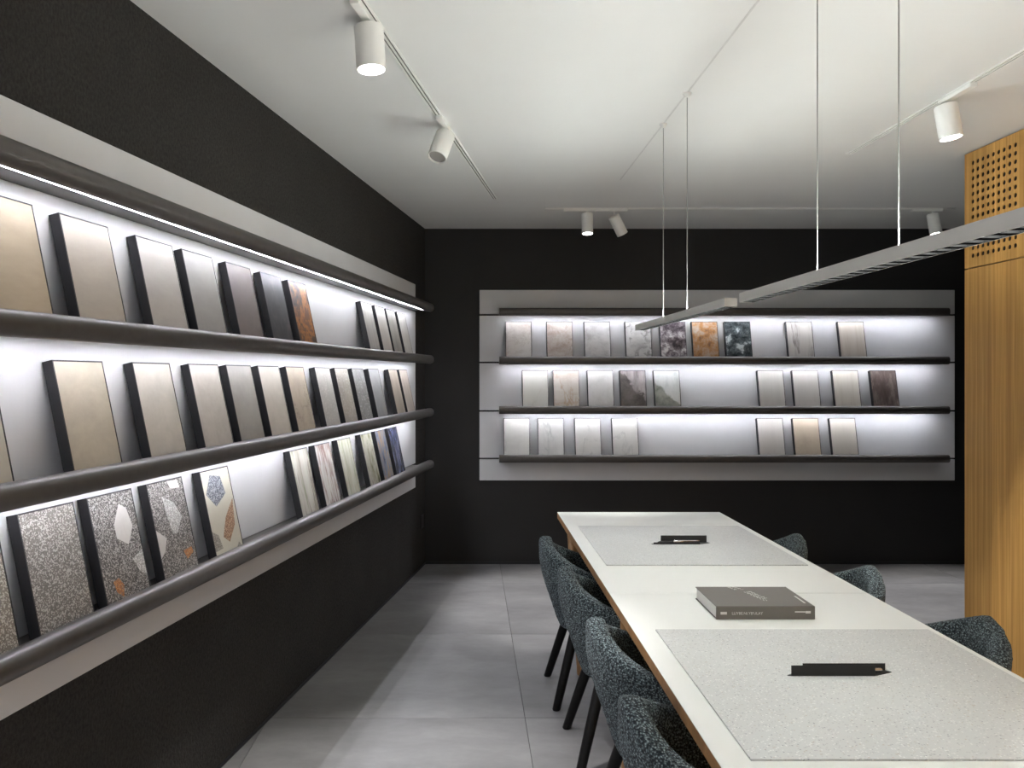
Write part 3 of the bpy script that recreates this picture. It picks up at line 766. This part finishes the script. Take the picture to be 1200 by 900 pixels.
def pen_tray(x, y, L, off, dp, hf, hb, z, label):
    r = empty('pen_tray', (x, y, z)); tag(r, label, 'pen tray', 'black pen trays on the slabs')
    t_ = 0.002
    bm = bmesh.new()
    P = [(-0.010, 0.004), (0, 0), (L, 0), (L + off + 0.012, dp - 0.012), (L + off + 0.004, dp), (off, dp)]
    a = [bm.verts.new((px, py, 0)) for px, py in P]; b = [bm.verts.new((px, py, t_)) for px, py in P]
    skin_rings(bm, [a, b])
    obj('tray_base', bm, M['black_metal'], r)
    obj('tray_wall', B(0, L, 0, t_, t_, hf, 0.0006, 1), M['black_metal'], r)
    obj('tray_wall', B(off, off + L, dp - t_, dp, t_, hb, 0.0006, 1), M['black_metal'], r)
    return r
ZS = TZ + 0.005
pen_tray(0.905, 2.230, 0.236, 0.048, 0.040, 0.030, 0.022, ZS, 'black folded metal pen tray in front of the book')
pen_tray(0.922, 3.97, 0.232, 0.046, 0.045, 0.010, 0.036, ZS, 'black folded metal pen tray with pens near the end wall')
def pen(p0, p1, r, label, body='black_metal', tip='silver'):
    p0, p1 = Vector(p0), Vector(p1); d = p1 - p0; L = d.length; ax = d.normalized()
    o = empty('pen', p0); tag(o, label, 'pen')
    bm = bmesh.new(); lathe(bm, [(r * 0.2, 0), (r * 0.9, 0.012), (r, 0.02), (r, L * 0.62)], 14, (0, 0, 0), ax); obj('pen_barrel', bm, M[body], o, smooth=True, auto=40)
    bm = bmesh.new(); lathe(bm, [(r * 1.08, L * 0.62), (r * 1.08, L * 0.97), (r * 0.7, L)], 14, (0, 0, 0), ax); obj('pen_cap', bm, M[tip], o, smooth=True, auto=40)
    return o
pen((0.945, 3.985, ZS + 0.0085), (1.075, 3.990, ZS + 0.0085), 0.0055, 'slim pen with silver cap in the tray near the end wall')
pen((1.165, 4.012, ZS + 0.0085), (1.03, 4.006, ZS + 0.0085), 0.0055, 'second silver capped pen in the tray near the end wall', 'silver', 'silver')
pen((1.04, 2.250, ZS + 0.0085), (1.172, 2.255, ZS + 0.0085), 0.0055, 'silver capped pen in the tray in front of the book')

# ------------------------------------------------------------------ pendant lights
PXC, PW, PH, PZT = 0.9605, 0.047, 0.032, 1.885
def pendant(ya, yb, wires, label):
    L = ya - yb
    r = empty('pendant_light', (PXC, (ya + yb) / 2, PZT)); tag(r, label, 'pendant light', 'linear pendant lights in a line over the tables')
    h, t_ = L / 2, 0.0025; w = PW / 2
    bm = bmesh.new()
    box(bm, -w, -w + t_, -h, h, -PH, 0); box(bm, w - t_, w, -h, h, -PH, 0)
    box(bm, -w + t_, w - t_, -h, -h + 0.003, -PH, 0); box(bm, -w + t_, w - t_, h - 0.003, h, -PH, 0)
    box(bm, -w + t_, w - t_, -h + 0.003, h - 0.003, -0.012, -0.0105)
    obj('housing', bm, M['grey_metal'], r)
    bm = bmesh.new(); n = max(1, int(L / 0.4))
    for i in range(n):
        a, b = -h + 0.01 + (L - 0.02) * i / n, -h + 0.01 + (L - 0.02) * (i + 1) / n
        vs = [bm.verts.new(p) for p in ((-w + 0.006, a, -0.0102), (w - 0.006, a, -0.0102), (w - 0.006, b, -0.0102), (-w + 0.006, b, -0.0102))]
        bm.faces.new(vs)
    me = obj('uplight_strip', bm, M['pend_up'], r)
    for sx in (-1, 1):     # the lit inner flanks throw light wide across the ceiling
        bm = bmesh.new()
        for i in range(n):
            a, b = -h + 0.01 + (L - 0.02) * i / n, -h + 0.01 + (L - 0.02) * (i + 1) / n
            q = sx * (w - t_)
            box(bm, min(q, q - sx * 0.0008), max(q, q - sx * 0.0008), a, b, -0.0102, -0.001)
        obj('uplight_flank', bm, M['pend_side'], r)
    bm = bmesh.new()
    for i in range(n):
        a, b = -h + 0.045 + (L - 0.09) * i / n, -h + 0.045 + (L - 0.09) * (i + 1) / n
        box(bm, -w + 0.008, w - 0.008, a, b, -0.0155, -0.0125)
    obj('light_strip', bm, M['pend_down'], r)
    for sx in (-1, 1):
        q = sx * (w - t_)
        obj('louvre_side', B(min(q, q - sx * 0.001), max(q, q - sx * 0.001), -h + 0.003, h - 0.003, -PH, -0.0122), M['louvre_black'], r)
    # louvre: dark cells with pale wedge blades
    pitch = 0.05; k = int((L - 0.03) / pitch)
    first = None
    for i in range(k + 1):
        yy = -h + (L - k * pitch) / 2 + i * pitch
        if first is None:
            bm = bmesh.new()
            pr = ((-0.011, -PH), (0.011, -PH), (0.003, -0.017), (-0.003, -0.017))
            a = [bm.verts.new((-w + t_ + 0.001, p, z)) for p, z in pr]; b = [bm.verts.new((w - t_ - 0.001, p, z)) for p, z in pr]
            skin_rings(bm, [a, b])
            o = obj('louvre_blade', bm, M['louvre_black'], r); first = o
        else: o = share('louvre_blade', first, r)
        o.location = (0, yy, 0)
    for wy in wires:
        ly = wy - (ya + yb) / 2
        o = obj('suspension_wire', tube(bmesh.new(), (0, ly, -0.008), (0, ly, CEIL - PZT - 0.004), 0.0016, n=8), M['wire'], r, smooth=True)
        bm = bmesh.new(); lathe(bm, [(0.006, -0.02), (0.018, -0.004), (0.018, 0.0)], 20, (0, ly, CEIL - PZT))
        obj('ceiling_cup', bm, M['white_metal'], r, smooth=True, auto=40)
    return r
pendant(4.48, 2.915, (3.93, 3.50), 'slim grey linear pendant over the table nearest the end wall')
pendant(2.755, 1.19, (2.19, 1.775), 'slim grey linear pendant over the table with the book')

# ------------------------------------------------------------------ track lights
def track(origin, rotz, u0, u1, label):
    r = empty('lighting_track', origin, (0, 0, rotz)); tag(r, label, 'lighting track')
    bm = bmesh.new()
    for a, b in ((-0.018, -0.011), (-0.004, 0.004), (0.011, 0.018)): box(bm, u0, u1, a, b, -0.006, -0.0002)
    box(bm, u0, u0 + 0.004, -0.018, 0.018, -0.006, -0.0002); box(bm, u1 - 0.004, u1, -0.018, 0.018, -0.006, -0.0002)
    obj('rail', bm, M['white_metal'], r)
    bm = bmesh.new()
    for a, b in ((-0.011, -0.004), (0.004, 0.011)): box(bm, u0 + 0.004, u1 - 0.004, a, b, -0.003, -0.0002)
    obj('conductor_slot', bm, M['dark_slot'], r)
    return r
TLX = lambda y: 0.18 - math.tan(ANG) * (5.59 - y)
tl = track((0.18, 5.59, CEIL), ROT_L, -6.6, 0.0, 'white ceiling track running beside the long display wall')
track((2.13, 4.45, CEIL), HP, -5.8, 0.0, 'white ceiling track running beside the oak wall')
track((0.56, 5.91, CEIL), 0, 0.0, 3.05, 'white ceiling track across the room before the end wall')

def spot(x, y, trot, axis, ad0, ad1, label, on=True, drop=0.030, watt=SPOT_W, R=0.0475, L=0.15):
    """head hangs at (x, y); adapter from ad0 to ad1 along the track direction trot"""
    r = empty('track_spotlight', (x, y, CEIL)); tag(r, label, 'spotlight', 'white cylinder spotlights on ceiling tracks')
    ax = Vector(axis).normalized()
    bm = B(ad0, ad1, -0.016, 0.016, -0.024, -0.0062, 0.002, 1)
    o = obj('track_adapter', bm, M['white_metal'], r); o.rotation_euler = (0, 0, trot)
    tilt = math.sqrt(max(0, 1 - ax.z * ax.z))
    piv = Vector((0, 0, -drop - 0.5 * R * 2 * tilt))
    if tilt > 0.2: piv += Vector((ax.x, ax.y, 0)) * 0.0
    bm = bmesh.new()
    lathe(bm, [(R - 0.003, 0.0), (R, 0.003), (R, L), (R - 0.004, L + 0.001), (R - 0.005, L - 0.014), (0.004, L - 0.015)], 36, piv, ax)
    obj('spot_head', bm, M['white_metal'], r, smooth=True, auto=40)
    obj('stem', tube(bmesh.new(), (0, 0, -0.018), piv + ax * (0.012 + 0.02 * tilt), 0.006, n=12), M['white_metal'], r, smooth=True)
    bm = bmesh.new()
    lathe(bm, [(R - 0.006, L - 0.0135), (R - 0.006, L - 0.010), (0.002, L - 0.009)], 36, piv, ax)
    obj('lens', bm, M['lens'] if on else M['lens_off'], r, smooth=True, auto=40)
    if not on: return r
    li = bpy.data.lights.new('spot_lamp', 'SPOT'); li.energy = watt
    li.spot_size = math.radians(52); li.spot_blend = 0.55; li.shadow_soft_size = 0.03; li.color = (1.0, 0.985, 0.96)
    lo = bpy.data.objects.new('spot_lamp', li); link(lo, r)
    lo.location = piv + ax * (L + 0.002)
    lo.rotation_euler = ax.to_track_quat('-Z', 'Y').to_euler()
    return r
y1 = 2.76; spot(TLX(y1) - 0.012, y1, ROT_L, (0.06, -0.03, -1), -0.16, 0.05, 'white spotlight pointing straight down, on the track beside long display wall', R=0.051)
y2 = 3.93; spot(TLX(y2) + 0.006, y2, ROT_L, (-0.27, -0.42, -0.87), -0.16, 0.05, 'white spotlight tilted towards the long display wall', on=False)
spot(2.13, 3.55, HP, (0.13, -0.06, -0.98), -0.20, 0.03, 'white spotlight on the track beside the oak wall')
spot(0.877, 5.91, 0, (0.0, -0.12, -1), -0.175, 0.05, 'white upright spotlight next to a tilted one before the end wall', R=0.042, L=0.152, drop=0.036)
spot(1.075, 5.91, 0, (0.48, 0.25, -0.84), -0.145, 0.10, 'white spotlight tilted sideways, second on track before the end wall', on=False, R=0.042, L=0.152, drop=0.036)
spot(3.45, 5.91, 0, (0.10, -0.12, -0.98), -0.16, 0.07, 'white spotlight alone at the oak wall end of end wall track', R=0.042, L=0.152, drop=0.036)

for yy, nm in ((1.4, 'third'), (0.1, 'fourth')):  # unseen spots added on this track to raise the general light
    spot(TLX(yy), yy, ROT_L, (0.05, -0.25, -0.96), -0.16, 0.05, 'added unseen white spotlight, %s from the end wall on the track beside long display wall' % nm, watt=SPOT_FILL)
for yy, nm in ((1.9, 'second'), (0.4, 'third')):  # likewise added out of view, as fill from the oak wall track
    spot(2.13, yy, HP, (-0.05, -0.25, -0.96), -0.20, 0.03, 'added unseen white spotlight, %s from the end wall on the track beside the oak wall' % nm, watt=SPOT_FILL)
# ------------------------------------------------------------------ socket
P = CORNER - dL * 0.125
so = empty('wall_socket', (P.x, P.y, 0.384), (0, 0, ROT_L)); tag(so, 'small black socket plate low on the textured wall near the corner', 'socket')
obj('cover_plate', B(-0.045, 0.045, -0.009, 0, -0.055, 0.055, 0.002, 1), M['black'], so)
for s in (-1, 1):
    bm = bmesh.new(); lathe(bm, [(0.019, -0.0005), (0.019, 0.002), (0.015, 0.0025), (0.014, 0.0005)], 20, (0, -0.009, s * 0.025), (0, -1, 0))
    obj('outlet', bm, M['black_metal'], so, smooth=True, auto=40)
